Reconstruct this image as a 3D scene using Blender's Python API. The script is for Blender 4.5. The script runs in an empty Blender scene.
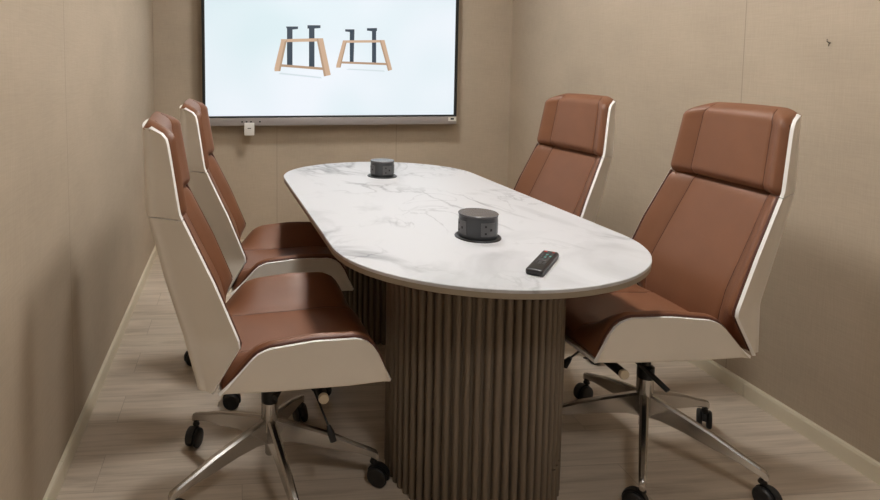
import bpy, bmesh, math, random
from mathutils import Vector, Matrix
random.seed(4)
C = bpy.context.scene.collection
sc = bpy.context.scene
PI = math.pi

# ------------------------------------------------------------------ materials
def new_mat(name):
    m = bpy.data.materials.new(name); m.use_nodes = True
    nt = m.node_tree
    return m, nt, nt.nodes['Principled BSDF']

def plain(name, col, rough=0.5, metal=0.0, spec=0.5, bump=0.0, bscale=200.0, var=0.0, coat=0.0):
    m, nt, b = new_mat(name)
    b.inputs['Base Color'].default_value = (*col, 1)
    b.inputs['Roughness'].default_value = rough
    b.inputs['Metallic'].default_value = metal
    b.inputs['Specular IOR Level'].default_value = spec
    b.inputs['Coat Weight'].default_value = coat
    b.inputs['Coat Roughness'].default_value = 0.25
    if bump or var:
        tc = nt.nodes.new('ShaderNodeTexCoord')
        n = nt.nodes.new('ShaderNodeTexNoise'); n.inputs['Scale'].default_value = bscale
        n.inputs['Detail'].default_value = 4
        nt.links.new(tc.outputs['Object'], n.inputs['Vector'])
        if bump:
            bp = nt.nodes.new('ShaderNodeBump'); bp.inputs['Strength'].default_value = bump
            bp.inputs['Distance'].default_value = 0.002
            nt.links.new(n.outputs['Fac'], bp.inputs['Height'])
            nt.links.new(bp.outputs['Normal'], b.inputs['Normal'])
        if var:
            n2 = nt.nodes.new('ShaderNodeTexNoise'); n2.inputs['Scale'].default_value = 9
            n2.inputs['Detail'].default_value = 6
            nt.links.new(tc.outputs['Object'], n2.inputs['Vector'])
            r = nt.nodes.new('ShaderNodeValToRGB')
            r.color_ramp.elements[0].position = 0.3; r.color_ramp.elements[1].position = 0.7
            r.color_ramp.elements[0].color = (*[c*(1-var) for c in col], 1)
            r.color_ramp.elements[1].color = (*[min(1, c*(1+var)) for c in col], 1)
            nt.links.new(n2.outputs['Fac'], r.inputs['Fac'])
            nt.links.new(r.outputs['Color'], b.inputs['Base Color'])
    return m

def emit(name, col, strength):
    m, nt, b = new_mat(name)
    b.inputs['Base Color'].default_value = (0.02, 0.02, 0.02, 1)
    b.inputs['Roughness'].default_value = 0.35
    b.inputs['Emission Color'].default_value = (*col, 1)
    b.inputs['Emission Strength'].default_value = strength
    return m

def fabric_wall(name, col, seams, axis):
    """woven wallcovering panels, thin butt joints at fixed places"""
    m, nt, b = new_mat(name)
    b.inputs['Roughness'].default_value = 0.85
    b.inputs['Specular IOR Level'].default_value = 0.25
    tc = nt.nodes.new('ShaderNodeTexCoord')
    # fine weave: two stretched noises
    def noise(scale, vec, det=3):
        mp = nt.nodes.new('ShaderNodeMapping'); mp.inputs['Scale'].default_value = vec
        nt.links.new(tc.outputs['Object'], mp.inputs['Vector'])
        n = nt.nodes.new('ShaderNodeTexNoise'); n.inputs['Scale'].default_value = scale
        n.inputs['Detail'].default_value = det
        nt.links.new(mp.outputs['Vector'], n.inputs['Vector'])
        return n.outputs['Fac']
    def math_(op, a, bb):
        x = nt.nodes.new('ShaderNodeMath'); x.operation = op
        for i, v in enumerate((a, bb)):
            if isinstance(v, (int, float)): x.inputs[i].default_value = v
            else: nt.links.new(v, x.inputs[i])
        return x.outputs[0]
    hz = noise(60, (0.25, 0.25, 6.0)); vt = noise(60, (6.0, 6.0, 0.25))
    cloud = noise(2.2, (1, 1, 1.6), 5)
    w = math_('ADD', math_('MULTIPLY', hz, 0.5), math_('MULTIPLY', vt, 0.5))
    f = math_('ADD', math_('MULTIPLY', w, 0.55), math_('MULTIPLY', cloud, 0.45))
    r = nt.nodes.new('ShaderNodeValToRGB')
    r.color_ramp.elements[0].position = 0.3; r.color_ramp.elements[1].position = 0.7
    r.color_ramp.elements[0].color = (*[c*0.87 for c in col], 1)
    r.color_ramp.elements[1].color = (*[c*1.13 for c in col], 1)
    nt.links.new(f, r.inputs['Fac'])
    out = r.outputs['Color']
    # joints
    sep = nt.nodes.new('ShaderNodeSeparateXYZ'); nt.links.new(tc.outputs['Object'], sep.inputs[0])
    for s in seams:
        d = math_('ABSOLUTE', math_('SUBTRACT', sep.outputs[axis], s), 0)
        k = math_('LESS_THAN', d, 0.0016)
        mx = nt.nodes.new('ShaderNodeMix'); mx.data_type = 'RGBA'
        nt.links.new(k, mx.inputs[0]); nt.links.new(out, mx.inputs[6])
        mx.inputs[7].default_value = (*[c*0.68 for c in col], 1)
        out = mx.outputs[2]
    nt.links.new(out, b.inputs['Base Color'])
    bp = nt.nodes.new('ShaderNodeBump'); bp.inputs['Strength'].default_value = 0.25
    bp.inputs['Distance'].default_value = 0.002
    nt.links.new(w, bp.inputs['Height']); nt.links.new(bp.outputs['Normal'], b.inputs['Normal'])
    return m

def floor_mat():
    m, nt, b = new_mat('grey_oak_plank')
    b.inputs['Roughness'].default_value = 0.42
    b.inputs['Specular IOR Level'].default_value = 0.45
    tc = nt.nodes.new('ShaderNodeTexCoord')
    br = nt.nodes.new('ShaderNodeTexBrick')
    br.offset = 0.37; br.inputs['Scale'].default_value = 1.0
    br.inputs['Brick Width'].default_value = 1.22; br.inputs['Row Height'].default_value = 0.18
    br.inputs['Mortar Size'].default_value = 0.0012; br.inputs['Mortar Smooth'].default_value = 0.3
    br.inputs['Bias'].default_value = 0.0
    br.inputs['Color1'].default_value = (0.0, 0.0, 0.0, 1); br.inputs['Color2'].default_value = (1, 1, 1, 1)
    br.inputs['Mortar'].default_value = (0.5, 0.5, 0.5, 1)
    nt.links.new(tc.outputs['Object'], br.inputs['Vector'])
    # grain: noise stretched along x, shifted per plank
    sep = nt.nodes.new('ShaderNodeSeparateColor'); nt.links.new(br.outputs['Color'], sep.inputs[0])
    mul = nt.nodes.new('ShaderNodeMath'); mul.operation = 'MULTIPLY'; mul.inputs[1].default_value = 13.0
    nt.links.new(sep.outputs[0], mul.inputs[0])
    cmb = nt.nodes.new('ShaderNodeCombineXYZ'); nt.links.new(mul.outputs[0], cmb.inputs[2])
    add = nt.nodes.new('ShaderNodeVectorMath'); add.operation = 'ADD'
    nt.links.new(tc.outputs['Object'], add.inputs[0]); nt.links.new(cmb.outputs[0], add.inputs[1])
    mp = nt.nodes.new('ShaderNodeMapping'); mp.inputs['Scale'].default_value = (0.9, 9.0, 1.0)
    nt.links.new(add.outputs[0], mp.inputs['Vector'])
    n = nt.nodes.new('ShaderNodeTexNoise'); n.inputs['Scale'].default_value = 2.4
    n.inputs['Detail'].default_value = 9; n.inputs['Roughness'].default_value = 0.62
    n.inputs['Distortion'].default_value = 0.6
    nt.links.new(mp.outputs['Vector'], n.inputs['Vector'])
    mp2 = nt.nodes.new('ShaderNodeMapping'); mp2.inputs['Scale'].default_value = (4.0, 110.0, 1.0)
    nt.links.new(add.outputs[0], mp2.inputs['Vector'])
    n2 = nt.nodes.new('ShaderNodeTexNoise'); n2.inputs['Scale'].default_value = 1.0
    n2.inputs['Detail'].default_value = 4
    nt.links.new(mp2.outputs['Vector'], n2.inputs['Vector'])
    mixf = nt.nodes.new('ShaderNodeMix'); mixf.inputs[0].default_value = 0.3
    nt.links.new(n.outputs['Fac'], mixf.inputs[2]); nt.links.new(n2.outputs['Fac'], mixf.inputs[3])
    r = nt.nodes.new('ShaderNodeValToRGB')
    e = r.color_ramp.elements
    e[0].position = 0.30; e[0].color = (0.42, 0.345, 0.27, 1)
    e[1].position = 0.68; e[1].color = (0.72, 0.62, 0.515, 1)
    x = r.color_ramp.elements.new(0.48); x.color = (0.58, 0.495, 0.405, 1)
    nt.links.new(mixf.outputs[0], r.inputs['Fac'])
    # joints
    mx = nt.nodes.new('ShaderNodeMix'); mx.data_type = 'RGBA'
    nt.links.new(br.outputs['Fac'], mx.inputs[0]); nt.links.new(r.outputs['Color'], mx.inputs[6])
    mx.inputs[7].default_value = (0.40, 0.33, 0.26, 1)
    nt.links.new(mx.outputs[2], b.inputs['Base Color'])
    bp = nt.nodes.new('ShaderNodeBump'); bp.inputs['Strength'].default_value = 0.15
    bp.inputs['Distance'].default_value = 0.002
    nt.links.new(n2.outputs['Fac'], bp.inputs['Height']); nt.links.new(bp.outputs['Normal'], b.inputs['Normal'])
    return m

def marble_mat():
    m, nt, b = new_mat('white_veined_stone')
    b.inputs['Roughness'].default_value = 0.42
    b.inputs['Specular IOR Level'].default_value = 0.4
    tc = nt.nodes.new('ShaderNodeTexCoord')
    def M(op, a, bb=0.0):
        x = nt.nodes.new('ShaderNodeMath'); x.operation = op
        for i, v in enumerate((a, bb)):
            if isinstance(v, (int, float)): x.inputs[i].default_value = v
            else: nt.links.new(v, x.inputs[i])
        return x.outputs[0]
    def N(scale, det=5, vec=(1, 1, 1), dist=0.0, rot=0.0, off=(0, 0, 0)):
        mp = nt.nodes.new('ShaderNodeMapping'); mp.inputs['Scale'].default_value = vec
        mp.inputs['Rotation'].default_value = (0, 0, rot); mp.inputs['Location'].default_value = off
        nt.links.new(tc.outputs['Object'], mp.inputs['Vector'])
        n = nt.nodes.new('ShaderNodeTexNoise'); n.inputs['Scale'].default_value = scale
        n.inputs['Detail'].default_value = det; n.inputs['Distortion'].default_value = dist
        nt.links.new(mp.outputs['Vector'], n.inputs['Vector'])
        return n.outputs['Fac']
    def vein(src, width):
        d = M('ABSOLUTE', M('SUBTRACT', src, 0.5))
        return M('MAXIMUM', M('SUBTRACT', 1.0, M('DIVIDE', d, width)), 0.0)
    v1 = vein(N(1.9, 6, (1, 0.75, 1), 0.9, 0.6), 0.022)
    v2 = vein(N(2.9, 6, (1, 0.8, 1), 1.2, 0.9, (3, 1, 0)), 0.016)
    patch = M('MULTIPLY', M('MAXIMUM', M('SUBTRACT', N(2.3, 4, off=(5, 2, 0)), 0.45), 0.0), 4.5)
    cloud = M('MULTIPLY', M('MAXIMUM', M('SUBTRACT', N(3.4, 5, (1, .7, 1), 0.8, 0.6, (1, 7, 0)), 0.53), 0.0), 2.6)
    s = M('ADD', M('MULTIPLY', M('ADD', M('MULTIPLY', v1, 1.0), M('MULTIPLY', v2, 0.6)), patch), cloud)
    s = M('MINIMUM', s, 1.0)
    mx = nt.nodes.new('ShaderNodeMix'); mx.data_type = 'RGBA'
    nt.links.new(s, mx.inputs[0])
    mx.inputs[6].default_value = (0.555, 0.56, 0.58, 1)
    mx.inputs[7].default_value = (0.23, 0.235, 0.25, 1)
    nt.links.new(mx.outputs[2], b.inputs['Base Color'])
    return m

M = {}
WALL = (0.455, 0.378, 0.290)
M['leather'] = plain('chestnut_leather', (0.190, 0.078, 0.038), 0.42, spec=0.5, bump=0.25, bscale=420, var=0.06)
M['piping'] = plain('dark_brown_piping', (0.085, 0.028, 0.016), 0.5)
M['seam_shade'] = plain('seam_shade_brown', (0.07, 0.022, 0.012), 0.7)  # brown for the seam lines, standing in for shade in the creases
M['shell'] = plain('ivory_leather_panel', (0.72, 0.675, 0.61), 0.5, bump=0.12, bscale=500, var=0.02)
M['rim'] = plain('white_lacquer_edge', (0.92, 0.91, 0.89), 0.3, spec=0.5)
M['chrome'] = plain('polished_aluminium', (0.52, 0.50, 0.48), 0.24, 1.0)
M['black'] = plain('black_plastic', (0.007, 0.007, 0.008), 0.5, bump=0.05, bscale=300)
M['steel_black'] = plain('black_steel', (0.02, 0.02, 0.021), 0.3, 0.6)
M['cream_plastic'] = plain('cream_plastic', (0.70, 0.64, 0.52), 0.4)
M['taupe'] = plain('taupe_paint', (0.150, 0.117, 0.085), 0.5)
M['taupe_edge'] = plain('taupe_edge_band', (0.28, 0.235, 0.18), 0.5, var=0.03)
M['dark_core'] = plain('drum_core_board', (0.10, 0.075, 0.055), 0.7)
M['stone'] = marble_mat()
M['stone_edge'] = plain('white_stone_edge', (0.72, 0.70, 0.67), 0.4)
M['floor'] = floor_mat()
M['base'] = plain('cream_skirting_paint', (0.72, 0.655, 0.51), 0.45, var=0.03)
M['ceil'] = plain('ceiling_paint', (0.36, 0.35, 0.33), 0.8, var=0.02)
M['socket'] = plain('charcoal_anodised', (0.055, 0.058, 0.062), 0.36, 0.3, bump=0.03)
M['socket_top'] = plain('grey_brushed_lid', (0.125, 0.12, 0.125), 0.25, 0.15)
M['remote'] = plain('remote_black', (0.018, 0.018, 0.02), 0.35)
M['red'] = plain('red_button', (0.55, 0.04, 0.03), 0.4)
M['cyan'] = plain('green_button', (0.10, 0.42, 0.36), 0.4)
M['greyb'] = plain('grey_button', (0.10, 0.10, 0.105), 0.4)
M['bezel'] = plain('black_bezel', (0.012, 0.016, 0.018), 0.3)
M['silver'] = plain('silver_bar', (0.36, 0.33, 0.325), 0.35, 0.2)
M['paper'] = plain('white_card', (0.78, 0.76, 0.72), 0.6)
M['steel'] = plain('dull_metal', (0.10, 0.08, 0.06), 0.5, 0.4)

# ------------------------------------------------------------------ helpers
def obj(name, bm, mat, parent=None, smooth=True, angle=40):
    me = bpy.data.meshes.new(name)
    bmesh.ops.recalc_face_normals(bm, faces=bm.faces[:])
    bm.to_mesh(me); bm.free()
    for m in (mat if isinstance(mat, (list, tuple)) else [mat]):
        me.materials.append(m)
    if smooth:
        me.shade_smooth()
        me.set_sharp_from_angle(angle=math.radians(angle))
    o = bpy.data.objects.new(name, me); C.objects.link(o)
    if parent is not None: o.parent = parent
    return o

def thing(name, label, cat, loc=(0, 0, 0), rz=0, group=None):
    o = bpy.data.objects.new(name, None); C.objects.link(o)
    o.empty_display_size = 0.1
    o.location = loc; o.rotation_euler = (0, 0, rz)
    o['label'] = label; o['category'] = cat
    if group: o['group'] = group
    return o

def struct(name, bm, mat, smooth=False):
    o = obj(name, bm, mat, None, smooth); o['kind'] = 'structure'; return o

def box(bm, x0, y0, z0, x1, y1, z1, bev=0.0, mi=0, mat=None, seg=2):
    r = bmesh.ops.create_cube(bm, size=1)
    vs = r['verts']
    for v in vs:
        v.co = Vector(((x0+x1)/2 + v.co.x*(x1-x0), (y0+y1)/2 + v.co.y*(y1-y0), (z0+z1)/2 + v.co.z*(z1-z0)))
    fs = set(f for v in vs for f in v.link_faces)
    if bev:
        es = list(set(e for v in vs for e in v.link_edges))
        rr = bmesh.ops.bevel(bm, geom=es, offset=bev, segments=seg, affect='EDGES', profile=0.5)
        fs = set(rr['faces']) | set(f for f in fs if f.is_valid)
        vs = list(set(v for f in fs for v in f.verts))
    if mat is not None:
        for v in vs: v.co = mat @ v.co
    for f in fs: f.material_index = mi
    return vs

def lathe(bm, prof, n=40, loc=(0, 0, 0), mi=0, mat=None):
    """prof: list of (r, z); closed with caps where r > 0 at the ends"""
    rings = []
    for r, z in prof:
        ring = []
        for i in range(n):
            a = 2*PI*i/n
            p = Vector((r*math.cos(a), r*math.sin(a), z))
            if mat is not None: p = mat @ p
            ring.append(bm.verts.new(p + Vector(loc)))
        rings.append(ring)
    fs = []
    for a, b in zip(rings, rings[1:]):
        for i in range(n):
            fs.append(bm.faces.new((a[i], a[(i+1) % n], b[(i+1) % n], b[i])))
    fs.append(bm.faces.new(rings[0])); fs.append(bm.faces.new(rings[-1]))
    for f in fs: f.material_index = mi

def tube(bm, pts, r, n=10, mi=0):
    pts = [Vector(p) for p in pts]
    rings = []
    for i, p in enumerate(pts):
        t = (pts[min(i+1, len(pts)-1)] - pts[max(i-1, 0)]).normalized()
        up = Vector((0, 0, 1)) if abs(t.z) < 0.9 else Vector((1, 0, 0))
        u = t.cross(up).normalized(); w = t.cross(u)
        rr = r[i] if isinstance(r, (list, tuple)) else r
        rings.append([bm.verts.new(p + (u*math.cos(2*PI*k/n) + w*math.sin(2*PI*k/n))*rr) for k in range(n)])
    for a, b in zip(rings, rings[1:]):
        for k in range(n):
            f = bm.faces.new((a[k], a[(k+1) % n], b[(k+1) % n], b[k])); f.material_index = mi
    bm.faces.new(rings[0]).material_index = mi; bm.faces.new(rings[-1]).material_index = mi

def lerp(a, b, t): return a + (b-a)*t
def sstep(a, b, x):
    t = max(0.0, min(1.0, (x-a)/(b-a))); return t*t*(3-2*t)
def curve(pts, rad=0.0):
    """piecewise linear through (t, value) with the kinks averaged over +-rad"""
    def ev(t):
        if t <= pts[0][0]: 
            return pts[0][1]
        for (a, va), (b, vb) in zip(pts, pts[1:]):
            if t <= b: return lerp(va, vb, (t-a)/(b-a))
        return pts[-1][1]
    if not rad: return ev
    return lambda t: sum(ev(t + rad*k/3) for k in range(-3, 4))/7.0

# ------------------------------------------------------------------ camera (calibrated on the room's vanishing points)
F = 610.0; H = 1.3
py = 63 + F*F/(8000-63.0); px = 239.5 + F*F/(7800-239.5)
Yd = Vector((239.5-px, 63-py, F)).normalized()
Zd = Vector((0, -Yd.z, Yd.y)).normalized()
Xd = Yd.cross(Zd)
right = Vector((Xd.x, Yd.x, Zd.x)); down = Vector((Xd.y, Yd.y, Zd.y)); fwd = Vector((Xd.z, Yd.z, Zd.z))
cam = bpy.data.cameras.new('camera'); co = bpy.data.objects.new('camera', cam); C.objects.link(co)
mw = Matrix((( right.x, -down.x, -fwd.x, 0), (right.y, -down.y, -fwd.y, 0), (right.z, -down.z, -fwd.z, H), (0, 0, 0, 1)))
co.matrix_world = mw
cam.sensor_width = 36; cam.lens = F/880*36
cam.shift_x = (440-px)/880; cam.shift_y = (py-250)/880
cam.clip_start = 0.05
sc.camera = co

# ------------------------------------------------------------------ room shell
YB = 4.22; YN = -1.5; CEIL = 2.60
def xl(y): return lerp(-0.566, -0.582, (y-1.7)/(YB-1.7))
def xr(y): return lerp(1.972, 1.930, (y-1.8)/(YB-1.8))
T = 0.08
def prism_xy(bm, pts, z0, z1):
    lo = [bm.verts.new((x, y, z0)) for x, y in pts]; hi = [bm.verts.new((x, y, z1)) for x, y in pts]
    n = len(pts)
    for i in range(n): bm.faces.new((lo[i], lo[(i+1) % n], hi[(i+1) % n], hi[i]))
    bm.faces.new(lo[::-1]); bm.faces.new(hi)
    return lo + hi
bm = bmesh.new(); prism_xy(bm, [(xl(YN), YN), (xl(YB), YB), (xl(YB)-T, YB), (xl(YN)-T, YN)], 0, CEIL)
struct('wall_left', bm, fabric_wall('wallcovering_left', WALL, [2.05], 1))
bm = bmesh.new(); prism_xy(bm, [(xr(YN), YN), (xr(YB), YB), (xr(YB)+T, YB), (xr(YN)+T, YN)], 0, CEIL)
struct('wall_right', bm, fabric_wall('wallcovering_right', WALL, [2.243], 1))
bm = bmesh.new(); box(bm, xl(YB)-T, YB, 0, xr(YB)+T, YB+T, CEIL)
struct('wall_back', bm, fabric_wall('wallcovering_back', WALL, [0.257, 1.104], 0))
bm = bmesh.new(); box(bm, xl(YN)-T, YN-T, 0, xr(YN)+T, YN, CEIL)
struct('wall_near', bm, fabric_wall('wallcovering_near', WALL, [0.1, 1.0], 0))
bm = bmesh.new(); prism_xy(bm, [(xl(YN)-T, YN-T), (xr(YN)+T, YN-T), (xr(YB)+T, YB+T), (xl(YB)-T, YB+T)], -0.08, 0)
struct('floor', bm, M['floor'])
bm = bmesh.new(); prism_xy(bm, [(xl(YN)-T, YN-T), (xr(YN)+T, YN-T), (xr(YB)+T, YB+T), (xl(YB)-T, YB+T)], CEIL, CEIL+0.06)
struct('ceiling', bm, M['ceil'])

def skirting(name, a, b, nrm, gaps=()):
    """profile extruded from a to b; nrm points into the room"""
    a = Vector((*a, 0)); b = Vector((*b, 0)); n = Vector((*nrm, 0)); d = (b-a).normalized(); L = (b-a).length
    bm = bmesh.new()
    cuts = [0] + list(gaps) + [L]
    for s0, s1 in zip(cuts, cuts[1:]):
        prof = [(0, 0), (0.013, 0), (0.013, 0.052), (0.010, 0.060), (0, 0.062)]
        e0 = [bm.verts.new(a + d*(s0+0.0007) + n*p + Vector((0, 0, z))) for p, z in prof]
        e1 = [bm.verts.new(a + d*(s1-0.0007) + n*p + Vector((0, 0, z))) for p, z in prof]
        k = len(prof)
        for i in range(k): bm.faces.new((e0[i], e0[(i+1) % k], e1[(i+1) % k], e1[i]))
        bm.faces.new(e0[::-1]); bm.faces.new(e1)
    struct(name, bm, M['base'])
skirting('baseboard_left', (xl(YN), YN), (xl(YB), YB), (1, 0), [1.865-YN])
skirting('baseboard_right', (xr(YN), YN), (xr(YB), YB), (-1, 0), [2.14-YN])
skirting('baseboard_back', (xl(YB)+0.013, YB), (xr(YB)-0.013, YB), (0, -1))

# ------------------------------------------------------------------ ceiling lights
def ceiling_light(x, y, wx, wy, power, label):
    t = thing('ceiling_light', label, 'ceiling light', (x, y, CEIL), 0)
    bm = bmesh.new()
    f = 0.012
    for (a, b_, c, d) in ((-wx/2-f, -wy/2-f, wx/2+f, -wy/2), (-wx/2-f, wy/2, wx/2+f, wy/2+f), (-wx/2-f, -wy/2, -wx/2, wy/2), (wx/2, -wy/2, wx/2+f, wy/2)):
        box(bm, a, b_, -0.016, c, d, 0.0)
    obj('light_frame', bm, M['rim'], t, False)
    bm = bmesh.new(); box(bm, -wx/2, -wy/2, -0.010, wx/2, wy/2, -0.001)
    obj('diffuser', bm, emit('lamp_glow', (1.0, 0.965, 0.92), power), t, False)
ceiling_light(0.70, -0.15, 0.40, 0.40, 30, 'square white ceiling light over the near end of the room')
ceiling_light(0.72, 1.60, 0.30, 0.30, 100, 'square white ceiling light over the near end of the marble table')
ceiling_light(0.72, 3.00, 0.30, 0.30, 100, 'square white ceiling light over the far end of the table, by the screen')

# ------------------------------------------------------------------ meeting table
TX, TY, TR = 0.718, 2.360, 0.477
table = thing('meeting_table', 'long oval meeting table with white marble top and fluted taupe drum bases', 'table', (TX, TY, 0), math.radians(3.3))
def stadium(r, hl, n=40):
    """straight sides, slightly flattened round ends"""
    half = []
    for i in range(n+1):
        a = PI*i/n; c, q = math.cos(a), math.sin(a); e = 1.0
        half.append((r*math.copysign(abs(c)**e, c), hl + (r-0.058)*abs(q)**e))
    return half + [(-x, -y) for x, y in half]
HL = 0.552
def slab(bm, prof, hl):
    rings = [[bm.verts.new((x, y, z)) for x, y in stadium(r, hl)] for r, z in prof]
    n = len(rings[0])
    for a, b in zip(rings, rings[1:]):
        for i in range(n): bm.faces.new((a[i], a[(i+1) % n], b[(i+1) % n], b[i]))
    bm.faces.new(rings[0][::-1]); bm.faces.new(rings[-1])
bm = bmesh.new(); slab(bm, [(TR-0.001, 0.7405), (TR, 0.7415), (TR, 0.7485), (TR-0.0015, 0.75)], HL)
o = obj('stone_top', bm, M['stone'], table)
bm = bmesh.new(); slab(bm, [(TR-0.022, 0.718), (TR-0.004, 0.7245), (TR-0.001, 0.727), (TR-0.001, 0.7404)], HL)
obj('top_board', bm, M['taupe_edge'], table)

NREED = 60
def drum(cx, cy, R, door=None, NREED=60):
    """reeded drum; door = (first reed, last reed) taken out as a part of its own"""
    pitch = 2*PI/NREED
    def outline(i0, i1, steps=8):
        pts = []
        for i in range(i0, i1):
            a0 = i*pitch
            for k in range(steps):
                t = k/steps
                a = a0 + pitch*(0.15 + 0.70*t)
                rr = R - 0.011 + 0.0110*math.sqrt(max(0.0, 1-(2*t-1)**2)) + 0.0
                pts.append((a, rr))
            a = a0 + pitch*0.85; pts.append((a, R-0.011))
            pts.append((a0 + pitch*0.87, R-0.0180)); pts.append((a0+pitch*1.13, R-0.0180))
        return pts
    def ring(bm, pts, z): return [bm.verts.new((cx + r*math.cos(a), cy + r*math.sin(a), z)) for a, r in pts]
    bm = bmesh.new()
    def band(i0, i1, z0, z1, closed):
        p = outline(i0, i1)
        if not closed:
            p = p[:-1] + [(p[-1][0]-pitch*0.1, R-0.03), (p[0][0]-pitch*0.0, R-0.03)]
        lo = ring(bm, p, z0); hi = ring(bm, p, z1); n = len(p)
        for i in range(n): bm.faces.new((lo[i], lo[(i+1) % n], hi[(i+1) % n], hi[i]))
        bm.faces.new(lo[::-1]); bm.faces.new(hi)
    z1 = 0.7179
    if not door:
        band(0, NREED, 0.0, z1, True)
        obj('fluted_drum', bm, M['taupe'], table, angle=50)
    else:
        a, b = door; zb, zt = 0.112, 0.690
        band(b, NREED+a, 0.0, z1, False)
        band(a, b, 0.0, zb, False); band(a, b, zt, z1, False)
        d = obj('fluted_drum', bm, M['taupe'], table, angle=50)
        bm = bmesh.new(); band(a, b, zb+0.004, zt-0.004, False)
        obj('access_door', bm, M['taupe'], d, angle=50)
        bm = bmesh.new(); lathe(bm, [(R-0.032, 0.002), (R-0.032, 0.716)], 48, (cx, cy, 0))
        obj('drum_core', bm, M['dark_core'], d)
drum(-0.0165, -0.5290, 0.270, (51, 62))
drum(0, 0.560, 0.235, None, 52)

# ------------------------------------------------------------------ chairs
XF = curve([(0.44, -0.178), (0.46, -0.168), (0.58, -0.097), (0.74, -0.162), (0.925, -0.250), (1.088, -0.275), (1.120, -0.281), (1.138, -0.299), (1.146, -0.325), (1.150, -0.338), (1.2, -0.34)], 0.006)
XB = curve([(0.44, -0.206), (0.46, -0.210), (0.58, -0.246), (0.74, -0.294), (0.925, -0.338), (1.10, -0.342), (1.152, -0.343), (1.2, -0.345)], 0.012)
WF = curve([(0.44, 0.250), (0.58, 0.264), (0.74, 0.252), (0.925, 0.232), (1.108, 0.218), (1.122, 0.217), (1.138, 0.206), (1.146, 0.190), (1.153, 0.180), (1.2, 0.18)], 0.006)
ZTOP = 1.146

def u_path(z, off=0.0):
    """plan section of the back shell at height z, right wing tip to left wing tip; off = inward offset"""
    xf, xb, w = XF(z), XB(z), WF(z)
    d = max(xf-xb, 0.006)
    wb = w - 0.50*d
    rc = min(0.022, d*0.8)
    half = []
    for k in range(7): half.append((lerp(xf, xb+rc, k/6), lerp(w, wb, k/6)))
    for k in range(1, 7):
        a = PI/2*k/6
        half.append((xb+rc-rc*math.sin(a), wb-rc+rc*math.cos(a)))
    for k in range(1, 7):
        y = (wb-rc)*(1-k/6); half.append((xb - 0.012*(1-(k/6-1)**2), y))
    left = half; rightp = [(x, -y) for x, y in half[:-1]][::-1]
    return left + rightp

def grid_mesh(rows):
    bm = bmesh.new()
    vs = [[bm.verts.new(p) for p in r] for r in rows]
    for a, b in zip(vs, vs[1:]):
        for i in range(len(a)-1): bm.faces.new((a[i], a[i+1], b[i+1], b[i]))
    return bm

def shell_obj(name, rows, parent, th=0.011):
    """thick bent shell: outer rows, inner rows found along the normals; the rim is white"""
    bm = grid_mesh(rows)
    bmesh.ops.recalc_face_normals(bm, faces=bm.faces[:])
    bm.normal_update()
    return bm

def thick(name, bm, parent, inward, th=0.009):
    bm.normal_update()
    c = sum((f.normal.dot(inward(f.calc_center_median())) for f in bm.faces))
    if c > 0: bmesh.ops.reverse_faces(bm, faces=bm.faces[:])
    bm.normal_update()
    outer = list(bm.verts); inner = {}
    border = [e for e in bm.edges if len(e.link_faces) == 1]
    nrm = {v: v.normal.copy() for v in outer}
    fcs = list(bm.faces)
    for v in outer: inner[v] = bm.verts.new(v.co - nrm[v]*th)
    for f in fcs:
        g = bm.faces.new([inner[v] for v in f.verts][::-1]); g.material_index = 0
    for e in border:
        a, b = e.verts
        f = e.link_faces[0]
        g = bm.faces.new((b, a, inner[a], inner[b])); g.material_index = 1
    # soften the rim
    me = bpy.data.meshes.new(name)
    bmesh.ops.recalc_face_normals(bm, faces=bm.faces[:])
    bm.to_mesh(me); bm.free()
    me.materials.append(M['shell']); me.materials.append(M['rim'])
    me.shade_smooth(); me.set_sharp_from_angle(angle=math.radians(50))
    o = bpy.data.objects.new(name, me); C.objects.link(o); o.parent = parent
    return o

def pillow(name, front, back, qs, ts, parent, mat):
    """closed cushion: front(q,t) and back(q,t) surfaces sewn along their border"""
    bm = bmesh.new()
    A = [[bm.verts.new(front(q, t)) for q in qs] for t in ts]
    B = [[bm.verts.new(back(q, t)) for q in qs] for t in ts]
    for G in (A, B):
        for a, b in zip(G, G[1:]):
            for i in range(len(a)-1): bm.faces.new((a[i], a[i+1], b[i+1], b[i]))
    nq, n_t = len(qs), len(ts)
    for i in range(nq-1):
        bm.faces.new((A[0][i], A[0][i+1], B[0][i+1], B[0][i])); bm.faces.new((A[-1][i], A[-1][i+1], B[-1][i+1], B[-1][i]))
    for j in range(n_t-1):
        bm.faces.new((A[j][0], A[j+1][0], B[j+1][0], B[j][0])); bm.faces.new((A[j][-1], A[j+1][-1], B[j+1][-1], B[j][-1]))
    return obj(name, bm, mat, parent, angle=60)

def qsamples(seam, n=30):
    s = set([-1 + 2*k/n for k in range(n+1)])
    for e in (0.93, 0.96, 0.98, 0.992):
        s.add(e); s.add(-e)
    for d in (-0.03, -0.014, 0, 0.014, 0.03):
        s.add(seam+d); s.add(-seam+d)
    return sorted(s)
def ease(n):  # denser towards both ends
    return [0.5-0.5*math.cos(PI*k/n) for k in range(n+1)]

def bolster(q, seam):
    """0 in the centre panel, 1 at the wing, with a small groove at the seam"""
    a = abs(q)
    b = sstep(seam-0.05, 0.97, a)
    return b
def groove(q, seam): 
    return max(0.0, 1-abs(abs(q)-seam)/0.03)

SEAT_TOP = curve([(-0.175, 0.420), (-0.145, 0.450), (-0.055, 0.553), (-0.020, 0.568), (0.10, 0.581), (0.220, 0.580), (0.258, 0.562), (0.287, 0.515), (0.310, 0.444)], 0.010)
SEAT_W = curve([(-0.2, 0.255), (0.0, 0.264), (0.2, 0.262), (0.33, 0.250)], 0.02)

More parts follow.
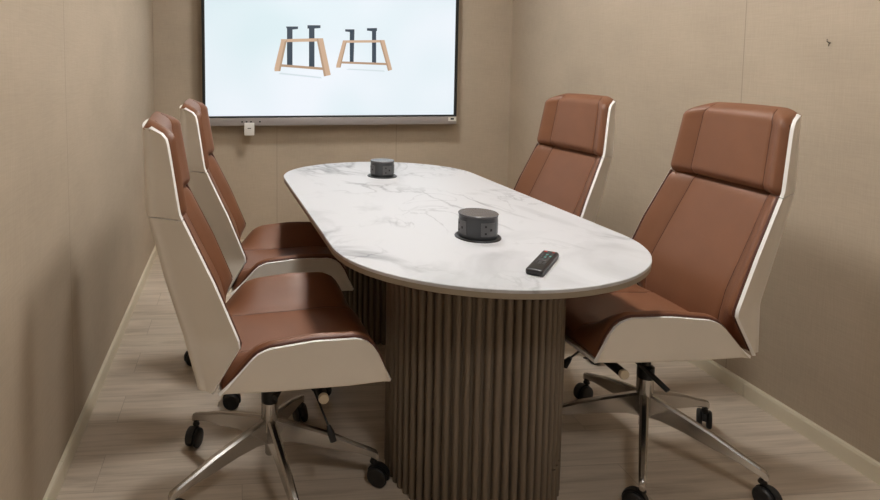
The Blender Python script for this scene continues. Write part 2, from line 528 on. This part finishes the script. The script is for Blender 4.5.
def make_chair():
    root = thing('office_chair', 'chair', 'chair')
    # --- back shell in two panels (the joint sits at the kink)
    def back_rows(z0, z1, n):
        return [[(x, y, z) for x, y in u_path(z)] for z in [lerp(z0, z1, k/n) for k in range(n+1)]]
    inw = lambda p: Vector((1.0, 0, 0)) if abs(p.y) < 0.15 else Vector((0.6, -1 if p.y > 0 else 1, 0))
    thick('back_shell', grid_mesh(back_rows(0.452, 0.9085, 26)), root, inw)
    thick('headrest_shell', grid_mesh(back_rows(0.9115, ZTOP, 18)), root, inw)
    # --- seat shell
    rows = []
    for k in range(29):
        x = lerp(-0.150, 0.312, k/28)
        zt = max(SEAT_TOP(x), 0.4475); w = SEAT_W(x); zb = 0.445
        h = zt - zb; rc = min(0.010, max(h*0.7, 0.001))
        half = []
        for i in range(6): half.append((lerp(w, w-0.006, i/5), lerp(zt, zb+rc, i/5)))
        for i in range(1, 6):
            a = PI/2*i/5; half.append((w-0.006-rc+rc*math.cos(a), zb+rc-rc*math.sin(a)))
        for i in range(1, 7):
            t = i/6; half.append(((w-0.006-rc)*(1-t), zb-0.012*sstep(0, 1, t)))
        prof = half + [(-y, z) for y, z in half[:-1]][::-1]
        fr = sstep(0.15, 0.322, x)
        rows.append([(x + 0.0*fr*(1-(abs(y)/w)**2.2), y, z) for y, z in prof])
    thick('seat_shell', grid_mesh(rows), root, lambda p: Vector((0, -p.y*6, 1)))
    # --- cushions
    S = 0.66; qs = qsamples(S)
    def hr_front(q, t):
        z = lerp(0.915, 1.164, t); b = bolster(q, S)
        w = WF(min(z, 1.108))-0.0045
        x = XF(min(z, 1.108)) + 0.026 - 0.030*(1-b) - 0.0035*groove(q, S)
        x -= 0.030*max(0, (abs(q)-0.88)/0.12)**3
        x -= 0.020*max(0, (0.10-t)/0.10)**2                       # tucked under at the bottom
        tt = max(0, (t-0.80)/0.20)
        x = lerp(x, -0.330, tt**2.6)                              # rolls over the top
        zz = z - 0.012*max(0, (abs(q)-0.75)/0.25)**2*t + 0.004*(1-q*q)*t
        if t > 0.8: zz += 0.0
        w -= 0.5*max(0.0, XF(min(z, 1.108))-x) + 0.014*max(0, (t-0.8)/0.2)
        return (x, q*w, zz)
    def hr_back(q, t):
        z = lerp(0.924, 1.138, t); d = max(XF(z)-XB(z), .006); w = WF(z)-0.50*d*0.5-0.018
        if t > 0.9: return (lerp(XB(z)+0.5*d, -0.3425, (t-0.9)/0.1), q*w, lerp(z, 1.1450, (t-0.9)/0.1))
        return (XB(z)+0.5*d, q*w, z)
    hc = pillow('headrest_cushion', hr_front, hr_back, qs, ease(26), root, M['leather'])
    CENT = curve([(0.46, -0.118), (0.54, -0.118), (0.62, -0.138), (0.74, -0.196), (0.925, -0.284)], 0.02)
    def bk_front(q, t):
        z = lerp(0.462, 0.926, t); b = bolster(q, S)
        w = WF(z)-0.0065
        x = lerp(CENT(z), XF(z)+0.010, b) - 0.0035*groove(q, S)
        x -= 0.016*max(0, (abs(q)-0.88)/0.12)**3
        x -= 0.022*max(0, (t-0.92)/0.08)**2
        w -= 0.5*max(0.0, XF(z)-x)*abs(q)**8
        return (x, q*w, z)
    def bk_back(q, t):
        z = lerp(0.462, 0.920, t); d = XF(z)-XB(z); w = WF(z)-0.50*d*0.5-0.018
        return (XB(z)+0.5*d, q*w, z)
    bc = pillow('back_cushion', bk_front, bk_back, qs, ease(30), root, M['leather'])
    SS = 0.50; qs2 = qsamples(SS)
    ZC = curve([(-0.2, 0.50), (-0.05, 0.496), (0.10, 0.500), (0.24, 0.508), (0.30, 0.503), (0.335, 0.484), (0.350, 0.462)], 0.012)
    def st_front(q, t):
        x = lerp(-0.145, 0.310, t)
        fr = sstep(0.15, 0.322, x)
        w = SEAT_W(x)-0.009
        xx = x + 0.0*fr*(1-abs(q)**2.2)
        b = bolster(q, SS)
        ze = SEAT_TOP(x) + 0.013
        zc = ZC(x+0.025) + 0.006*(1-q*q)
        z = lerp(zc, max(ze, 0.462), b) - 0.003*groove(q, SS)
        z -= 0.014*max(0, (abs(q)-0.90)/0.10)**3
        return (xx, q*w, max(z, 0.4600))
    def st_back(q, t):
        x = lerp(-0.138, 0.304, t); fr = sstep(0.15, 0.322, x)
        w = SEAT_W(x)-0.032
        return (x + 0.0*fr*(1-abs(q)**2.2), q*w, 0.4555 - 0.006*(1-abs(q)))
    sct = pillow('seat_cushion', st_front, st_back, qs2, ease(34), root, M['leather'])
    # dark tubes laid in the seam grooves, in place of their shade
    def seam(name, fn, s, t0, t1, parent, off):
        for sg in (-1, 1):
            bm = bmesh.new()
            tube(bm, [Vector(fn(sg*s, lerp(t0, t1, k/20))) + Vector(off) for k in range(21)], 0.0011, 6)
            obj(name, bm, M['seam_shade'], parent)
    seam('seam_shade_line', hr_front, S, 0.04, 0.97, hc, (0.0005, 0, 0))
    seam('seam_shade_line', bk_front, S, 0.12, 0.97, bc, (0.0005, 0, 0))
    seam('seam_shade_line', st_front, SS, 0.10, 0.96, sct, (0, 0, 0.0005))
    # --- piping between shell edge and cushion
    def piping(pts_fn, n, parent):
        for sg in (-1, 1):
            bm = bmesh.new()
            tube(bm, [pts_fn(k/n, sg) for k in range(n+1)], 0.0042, 8)
            obj('piping', bm, M['piping'], parent)
    piping(lambda t, sg: (XF(lerp(0.93, 1.120, t))+0.004, sg*(WF(lerp(0.93, 1.120, t))-0.0125), lerp(0.93, 1.120, t)), 16, hc)
    piping(lambda t, sg: (XF(lerp(0.465, 0.915, t))+0.004, sg*(WF(lerp(0.465, 0.915, t))-0.0125), lerp(0.465, 0.915, t)), 30, bc)
    piping(lambda t, sg: (lerp(-0.135, 0.298, t), sg*(SEAT_W(lerp(-0.135, 0.298, t))-0.0125), SEAT_TOP(lerp(-0.135, 0.298, t))+0.003), 34, sct)
    # --- mechanism
    bm = bmesh.new()
    box(bm, -0.10, -0.075, 0.380, 0.13, 0.075, 0.4300, 0.012)
    box(bm, -0.05, -0.045, 0.335, 0.05, 0.045, 0.388, 0.01)
    box(bm, -0.12, -0.11, 0.418, 0.15, 0.11, 0.4320, 0.003)
    mech = obj('tilt_mechanism', bm, M['steel_black'], root)
    bm = bmesh.new()
    rot = Matrix.Translation((0.115, 0, 0)) 
    # tension knob: a barrel whose cream end cap faces sideways
    def barrel(y0, y1, r, x, z, mi):
        prof = [(r*0.9, y0), (r, y0+0.003), (r, y1-0.003), (r*0.9, y1)]
        mt = Matrix.Translation((x, 0, z)) @ Matrix.Rotation(PI/2, 4, 'X')
        lathe(bm, prof, 20, (0, 0, 0), mi, mt)
    for sg in (1,):
        barrel(-0.130, 0.130, 0.014, 0.150, 0.350, 0)
        barrel(0.130, 0.142, 0.0155, 0.150, 0.350, 1)
        barrel(-0.142, -0.130, 0.0155, 0.150, 0.350, 1)
    obj('tension_knob', bm, [M['black'], M['cream_plastic']], mech)
    for sg, nm in ((-1, 'height_lever'), (1, 'tilt_lever')):
        bm = bmesh.new()
        if sg < 0:
            tube(bm, [(0.05, -0.03, 0.395), (0.10, -0.06, 0.372), (0.132, -0.085, 0.345), (0.146, -0.105, 0.311), (0.166, -0.140, 0.262)], 0.0032, 8)
            tube(bm, [(0.164, -0.136, 0.268), (0.170, -0.146, 0.250), (0.176, -0.152, 0.228)], [0.006, 0.011, 0.010], 10)
            tube(bm, [(0.10, 0.06, 0.400), (0.02, -0.14, 0.385), (0.005, -0.165, 0.378)], [0.005, 0.008, 0.008], 8)
        else:
            tube(bm, [(0.10, 0.03, 0.390), (0.075, 0.07, 0.362), (0.048, 0.105, 0.336), (0.022, 0.160, 0.304)], [0.004, 0.005, 0.0085, 0.0085], 10)
            tube(bm, [(0.12, 0.04, 0.412), (0.24, 0.10, 0.418), (0.26, 0.14, 0.405), (0.30, 0.17, 0.425)], 0.0028, 8)
        obj(nm, bm, M['black'], mech)
    # --- gas column and base
    bm = bmesh.new()
    lathe(bm, [(0.024, 0.262), (0.026, 0.268), (0.026, 0.300), (0.020, 0.304), (0.015, 0.306), (0.015, 0.345)], 24)
    obj('gas_lift', bm, M['steel_black'], root)
    bm = bmesh.new()
    lathe(bm, [(0.012, 0.092), (0.014, 0.096), (0.014, 0.125), (0.018, 0.130), (0.021, 0.165), (0.0255, 0.175), (0.0255, 0.262)], 28)
    obj('base_hub', bm, M['chrome'], root)
    for k in range(5):
        R = 0.330
        bm = bmesh.new()
        # tall blade that tapers outwards, with a drop at the tip
        prof = [(0.016, 0.212, 0.130, 0.013), (0.05, 0.202, 0.134, 0.013), (0.12, 0.182, 0.126, 0.0125), (0.20, 0.157, 0.110, 0.012),
                (0.27, 0.128, 0.098, 0.0105), (0.312, 0.113, 0.086, 0.010), (0.330, 0.105, 0.076, 0.009), (0.336, 0.096, 0.076, 0.007)]
        rings = []
        for r, zt, zb, hw in prof:
            c = min(hw, (zt-zb)/2)*0.45
            rings.append([bm.verts.new((r, yy, zz)) for yy, zz in ((-hw, zb+c), (-hw*0.45, zb), (hw*0.45, zb), (hw, zb+c), (hw, zt-c), (hw*0.5, zt), (-hw*0.5, zt), (-hw, zt-c))])
        for a, b in zip(rings, rings[1:]):
            for i in range(8): bm.faces.new((a[i], a[(i+1) % 8], b[(i+1) % 8], b[i]))
        bm.faces.new(rings[0]); bm.faces.new(rings[-1])
        leg = obj('leg', bm, M['chrome'], root, angle=35)
        leg.rotation_euler = (0, 0, 2*PI*k/5)
        sw = 0.6 + 1.3*k          # each caster swivelled its own way
        mt = Matrix.Translation((0.322, 0, 0)) @ Matrix.Rotation(sw, 4, 'Z')
        bm = bmesh.new()
        lathe(bm, [(0.0055, 0.050), (0.0055, 0.080)], 12, (0.322, 0, 0))
        lathe(bm, [(0.011, 0.066), (0.012, 0.069), (0.009, 0.077)], 16, (0.322, 0, 0))
        # hood: half ring over the wheels
        n = 14; rows = []
        for i in range(n+1):
            a = PI*(-0.05 + 1.0*i/n)
            rr = 0.0345
            for_y = []
            for yy, dr in ((-0.0065, 0), (0.0065, 0)):
                for_y.append(mt @ Vector((0.016 + rr*math.cos(a), yy, 0.032 + rr*math.sin(a))))
                for_y.append(mt @ Vector((0.016 + (rr-0.02)*math.cos(a), yy, 0.032 + (rr-0.02)*math.sin(a))))
            rows.append([bm.verts.new(p) for p in (for_y[0], for_y[2], for_y[3], for_y[1])])
        for a, b in zip(rows, rows[1:]):
            for i in range(4): bm.faces.new((a[i], a[(i+1) % 4], b[(i+1) % 4], b[i]))
        bm.faces.new(rows[0]); bm.faces.new(rows[-1])
        obj('caster', bm, M['black'], leg)
        for sg in (-1, 1):
            bm = bmesh.new()
            m2 = mt @ Matrix.Translation((0.016, sg*0.0145, 0.032)) @ Matrix.Rotation(PI/2, 4, 'X')
            lathe(bm, [(0.008, -0.0085), (0.027, -0.0080), (0.0305, -0.0055), (0.032, 0), (0.0305, 0.0055), (0.027, 0.0080), (0.020, 0.0055), (0.008, 0.0075)], 28, mat=m2)
            obj('wheel', bm, M['black'], leg)
    return root

proto = make_chair()
def copy_tree(o, parent=None):
    c = o.copy(); C.objects.link(c)
    if parent is not None: c.parent = parent
    for ch in list(o.children): copy_tree(ch, c)
    return c
GRP = 'tan leather office chairs around the meeting table'
chairs = [
    ((0.078, 1.805), 3.5, 66.5, -0.015, 'tan leather office chair with ivory shell on the left side, nearest the camera'),
    ((0.116, 2.500), 0.0, 166.5, -0.018, 'tan leather office chair with ivory shell on the left side, second from the camera'),
    ((1.317, 1.848), 180.0, 19.0, 0.0, 'large tan leather office chair on the right side, nearest the camera'),
    ((1.252, 2.625), 187.5, 40.0, -0.010, 'tan leather office chair at the far right, seat hidden behind the marble table top'),
]
for i, ((x, y), head, base, dz, lab) in enumerate(chairs):
    back = {0: 0.008, 2: -0.018}.get(i, 0.0)       # this seat has slid forward a little on its column
    r = proto if i == 0 else copy_tree(proto)
    r.location = (x, y, 0); r.rotation_euler = (0, 0, math.radians(head))
    r['label'] = lab; r['group'] = GRP
    k = 0
    for ch in r.children:
        if ch.name.startswith('leg'):
            ch.rotation_euler = (0, 0, math.radians(base - head + 72*k)); k += 1
        elif not ch.name.startswith(('base_hub', 'gas_lift')):
            ch.location.z = dz
        if ch.name.startswith(('leg', 'base_hub', 'gas_lift')):
            ch.location.x = back

# ------------------------------------------------------------------ pop-up power sockets
def power_socket(x, y, rz, r, h, label):
    t = thing('power_socket', label, 'power socket', (x, y, 0.75), rz, 'pop-up power sockets in the table top')
    bm = bmesh.new()
    lathe(bm, [(0.0, 0.0001), (0.071, 0.0001), (0.0715, 0.002), (0.070, 0.0045), (0.0665, 0.0052), (0.0655, 0.003), (0.05, 0.0028)][1:], 56)
    obj('flange', bm, M['socket'], t)
    bm = bmesh.new()
    lathe(bm, [(r-0.0005, 0.003), (r, 0.004), (r, h-0.007), (r-0.002, h-0.0065)], 56)
    body = obj('socket_body', bm, M['socket'], t)
    bm = bmesh.new()
    lathe(bm, [(r-0.002, h-0.0068), (r+0.0015, h-0.006), (r+0.002, h-0.002), (r, h), (0.01, h+0.0003)], 56)
    obj('lid', bm, M['socket_top'], t)
    for k in range(4):
        bm = bmesh.new(); a0 = k*PI/2
        # curved outlet plate
        W = 0.019/r*1.25; n = 8
        def P(a, z, rr): return Vector((rr*math.cos(a), rr*math.sin(a), z))
        zc = h*0.47; zh = 0.021
        rows = []
        for i in range(n+1):
            a = a0 + lerp(-W, W, i/n)
            rows.append([bm.verts.new(P(a, zz, rr)) for zz, rr in ((zc-zh, r-0.004), (zc-zh, r+0.0016), (zc+zh, r+0.0016), (zc+zh, r-0.004))])
        for a, b in zip(rows, rows[1:]):
            for i in range(4): bm.faces.new((a[i], a[(i+1) % 4], b[(i+1) % 4], b[i]))
        bm.faces.new(rows[0]); bm.faces.new(rows[-1])
        pl = obj('outlet_plate', bm, M['greyb'], t, angle=30)
        bm = bmesh.new()
        for dx, dz, w_, h_ in ((-0.010, 0.011, 0.0030, 0.0030), (-0.010, -0.011, 0.0030, 0.0030), (0.008, 0.0, 0.0032, 0.0038)):
            mt = Matrix.Rotation(a0 + dx/r, 4, 'Z')
            box(bm, r+0.0008, -w_, zc+dz-h_, r+0.0024, w_, zc+dz+h_, 0, 0, mt)
        obj('socket_slot', bm, M['black'], pl, False)
    return t
power_socket(0.750, 1.845, math.radians(-80), 0.0595, 0.079, 'dark round pop-up power socket near the remote, nearer end of the marble table')
power_socket(0.690, 2.895, math.radians(-76), 0.0560, 0.079, 'dark round pop-up power socket at the far end of the table below the screen')

# ------------------------------------------------------------------ remote control
a = math.atan2(0.150, 0.126)
rem = thing('remote_control', 'slim black remote control with small coloured buttons lying on the marble table', 'remote control', (0.818, 1.560, 0.75), a)
bm = bmesh.new(); box(bm, -0.096, -0.022, 0.0003, 0.096, 0.022, 0.0175, 0.006, seg=3)
obj('remote_body', bm, M['remote'], rem)
bm = bmesh.new(); box(bm, -0.088, -0.0180, 0.0165, 0.090, 0.0180, 0.0181, 0.0006, seg=1)
obj('keypad_plate', bm, M['bezel'], rem, False)
def button(x, y, w, l, m, name='button'):
    bm = bmesh.new(); box(bm, x-l, y-w, 0.0175, x+l, y+w, 0.0194, 0.0008, seg=1)
    obj(name, bm, m, rem)
button(0.078, 0.010, 0.0042, 0.0042, M['red'], 'power_button')
for i in range(4): button(0.078 if i < 2 else 0.066, -0.002-0.009*(i % 2), 0.0030, 0.0030, M['greyb'] if i != 1 else M['red'])
for i in range(3):
    for j in range(3): button(0.050-0.013*i, -0.011+0.011*j, 0.0034, 0.0034, M['cyan'] if (i, j) in ((0, 1), (2, 1), (1, 0)) else M['greyb'])
button(-0.002, 0.0, 0.011, 0.009, M['greyb'], 'navigation_pad')
button(-0.002, 0.0, 0.004, 0.004, M['cyan'], 'ok_button')
for i in range(2):
    for j in range(3): button(-0.025-0.013*i, -0.011+0.011*j, 0.0032, 0.0032, M['greyb'])

# ------------------------------------------------------------------ wall display
TVY = YB-0.09   # front plane
k = TVY/4.16
tv = thing('wall_display', 'large wall mounted display showing two wooden trestle frames on a pale background', 'screen', (0.64*k, YB, 1.37), 0)
ox, oz = 0.64*k, 1.37
def W3(x, z): return (x*k-ox, H+(z-H)*k-oz)     # measured on y = 4.16
xa, zb_ = W3(-0.252, 0.927); xb_, _ = W3(1.516, 0.927); zt_ = zb_ + 0.99*k + 0.02
yf = TVY-YB
bm = bmesh.new(); box(bm, xa+0.02, yf+0.03, zb_-0.02, xb_-0.02, -0.012, zt_-0.03, 0.006)
box(bm, -0.4, -0.03, -0.2, 0.4, -0.0005, 0.3)
obj('display_housing', bm, M['bezel'], tv, False)
bm = bmesh.new(); BZ = 0.020
sx0, sx1, sz0, sz1 = xa+BZ, xb_-BZ, zb_+0.012, zt_-BZ
for q in ((xa, zb_, xb_, sz0), (xa, sz1, xb_, zt_), (xa, sz0, sx0, sz1), (sx1, sz0, xb_, sz1)):
    box(bm, q[0], yf-0.004, q[1], q[2], yf+0.032, q[3], 0.001, seg=1)
obj('bezel', bm, M['bezel'], tv, False)
_, bz0 = W3(0, 0.873)
bm = bmesh.new(); box(bm, xa+0.003, yf-0.006, bz0, xb_-0.001, yf+0.035, zb_-0.0005, 0.003)
bar = obj('control_bar', bm, M['silver'], tv)
bm = bmesh.new(); lx, lz = W3(1.492, 0.908)
box(bm, lx-0.036, yf-0.0072, lz-0.013, lx+0.020, yf-0.0058, lz+0.012)
box(bm, lx-0.020, yf-0.0078, lz-0.004, lx+0.004, yf-0.0070, lz+0.008, mi=1)
obj('logo_sticker', bm, [M['paper'], M['bezel']], bar, False)  # white sticker with a black logo, right end of the bar
bm = bmesh.new()
for dx in (-0.62, -0.59, -0.56, -0.50): box(bm, dx-0.006, yf-0.0068, (bz0+zb_)/2-0.005, dx+0.006, yf-0.0055, (bz0+zb_)/2+0.004)
obj('control_button', bm, M['bezel'], bar, False)
# lit panel
def screen_mat():
    m, nt, b = new_mat('lit_screen')
    b.inputs['Base Color'].default_value = (0.02, 0.02, 0.02, 1); b.inputs['Roughness'].default_value = 0.4
    tc = nt.nodes.new('ShaderNodeTexCoord')
    n = nt.nodes.new('ShaderNodeTexNoise'); n.inputs['Scale'].default_value = 1.4; n.inputs['Detail'].default_value = 1
    nt.links.new(tc.outputs['Object'], n.inputs['Vector'])
    r = nt.nodes.new('ShaderNodeValToRGB')
    r.color_ramp.elements[0].position = 0.35; r.color_ramp.elements[1].position = 0.65
    r.color_ramp.elements[0].color = (0.70, 0.83, 0.87, 1); r.color_ramp.elements[1].color = (0.85, 0.90, 0.96, 1)
    nt.links.new(n.outputs['Fac'], r.inputs['Fac']); nt.links.new(r.outputs['Color'], b.inputs['Emission Color'])
    b.inputs['Emission Strength'].default_value = 1.0
    return m
bm = bmesh.new(); box(bm, sx0, yf+0.002, sz0, sx1, yf+0.02, sz1)
scr = obj('lit_panel', bm, screen_mat(), tv, False)
E_WOOD = emit('shown_wood', (0.60, 0.41, 0.28), 1.0); E_WOOD2 = emit('shown_wood_side', (0.44, 0.29, 0.19), 1.0)
E_DARK = emit('shown_column', (0.030, 0.050, 0.075), 1.0); E_SH = emit('shown_shadow', (0.66, 0.74, 0.78), 1.0)
def poly(bm, pts, layer, mi):
    yy = yf + 0.0019 - 0.00025*layer
    vs = []
    for (u, v) in pts:
        # where the pixel's ray meets the screen plane
        cx, cz = PX(u, v)
        vs.append(bm.verts.new((cx, yy, cz)))
    f = bm.faces.new(vs); f.material_index = mi
def PX(u, v):
    d = right*((u-px)/F) + down*((v-py)/F) + fwd
    s = TVY/d.y
    return (d.x*s-ox, H+d.z*s-oz)
bm = bmesh.new()
def frame(bm, P):
    for pts, l, mi in P: poly(bm, pts, l, mi)
frame(bm, [
 ([(278, 74), (322, 78.5), (321, 77), (281, 72.6)], 0, 3),
 ([(286, 26.5), (298, 26.5), (298, 29), (292.5, 29.5), (292.5, 66), (287, 65), (287, 29)], 2, 2),
 ([(307.5, 25.2), (320.5, 25.2), (320.5, 28), (314.5, 28.5), (314.5, 67), (309, 66.5), (309, 28.5), (307.5, 28.5)], 2, 2),
 ([(281, 39.2), (321, 38.2), (322, 41.3), (281, 42.2)], 3, 0),
 ([(281, 64.2), (324, 67.6), (325, 70.2), (279, 66.5)], 3, 1),
 ([(281.5, 39.2), (287, 39.2), (280.3, 71.2), (274.5, 71.2), (274.5, 68)], 4, 0),
 ([(284.5, 42), (287, 40), (280.3, 71.2), (278.6, 71.2)], 5, 1),
 ([(316.5, 38.6), (323, 38.2), (330.8, 75), (324, 76.4)], 4, 0),
 ([(316.5, 38.6), (318.2, 38.5), (326, 76), (324, 76.4)], 5, 1),
 ([(346, 69.6), (385, 71.8), (384, 70.4), (349, 68.6)], 0, 3),
 ([(345.2, 29.3), (354.5, 29.3), (354.5, 31.6), (353.6, 62.5), (349.8, 62), (349.8, 32), (345.2, 31.4)], 2, 2),
 ([(367, 28.2), (377, 28), (377, 31), (376.2, 31), (376.2, 62.8), (372, 62.3), (372, 31.2), (367, 30.6)], 2, 2),
 ([(343, 40.4), (384, 40), (384.5, 42.4), (343, 42.8)], 3, 0),
 ([(341, 61.4), (387, 63), (387.5, 65.2), (340.5, 63.4)], 3, 1),
 ([(343, 40.4), (347, 40.4), (340.6, 67.6), (336.2, 67.6), (336.4, 65)], 4, 0),
 ([(345.3, 43), (347, 41), (340.6, 67.6), (339.4, 67.6)], 5, 1),
 ([(379.5, 40.2), (384.5, 40), (392.2, 69.8), (388, 70.9)], 4, 0),
 ([(379.5, 40.2), (381, 40.2), (389.4, 70.6), (388, 70.9)], 5, 1),
])
obj('screen_picture', bm, [E_WOOD, E_WOOD2, E_DARK, E_SH], scr, False)

# tag below the display
bm = bmesh.new(); tx, _ = PX(249.3, 130)
box(bm, -0.034, -0.006, -0.085, 0.034, 0.006, 0.0, 0.002)
box(bm, -0.012, -0.0068, -0.040, 0.012, -0.0055, -0.034, mi=1)
tg = obj('hanging_tag', bm, [M['paper'], M['greyb']], None)
tg.location = (tx+ox, TVY-0.0125, oz+bz0+0.020)
tg['label'] = 'small white tag clipped under the bottom edge of the display'; tg['category'] = 'tag'

# small dark mark on the right wall, built in the shape of a hook
hp = right*((831-px)/F) + down*((43-py)/F) + fwd
s = 1.972/hp.x; hy, hz_ = hp.y*s, H+hp.z*s
bm = bmesh.new()
tube(bm, [(0, 0, 0), (-0.008, 0, 0.001), (-0.011, 0.003, 0.006), (-0.008, 0.005, 0.012)], 0.0017, 8)
tube(bm, [(-0.004, 0, 0), (-0.010, -0.003, -0.006), (-0.012, -0.005, -0.010)], 0.0014, 8)
hk = obj('wall_mark', bm, M['steel'], None)
hk.location = (xr(hy)+0.0005, hy, hz_)
hk['label'] = 'tiny dark mark on the right wall, modelled as a hook, above the nearest right chair'; hk['category'] = 'hook'

# ------------------------------------------------------------------ world and view
w = bpy.data.worlds.new('world'); sc.world = w; w.use_nodes = True
w.node_tree.nodes['Background'].inputs['Color'].default_value = (0.8, 0.85, 1, 1)
w.node_tree.nodes['Background'].inputs['Strength'].default_value = 0.05
sc.view_settings.view_transform = 'Standard'; sc.view_settings.look = 'None'
sc.view_settings.exposure = 0.0; sc.view_settings.gamma = 1.0
sc.view_settings.use_curve_mapping = False
sc.cycles.use_denoising = True
sc.cycles.max_bounces = 8; sc.cycles.diffuse_bounces = 5; sc.cycles.glossy_bounces = 4
sc.cycles.caustics_reflective = False; sc.cycles.caustics_refractive = False
sc.cycles.sample_clamp_indirect = 6
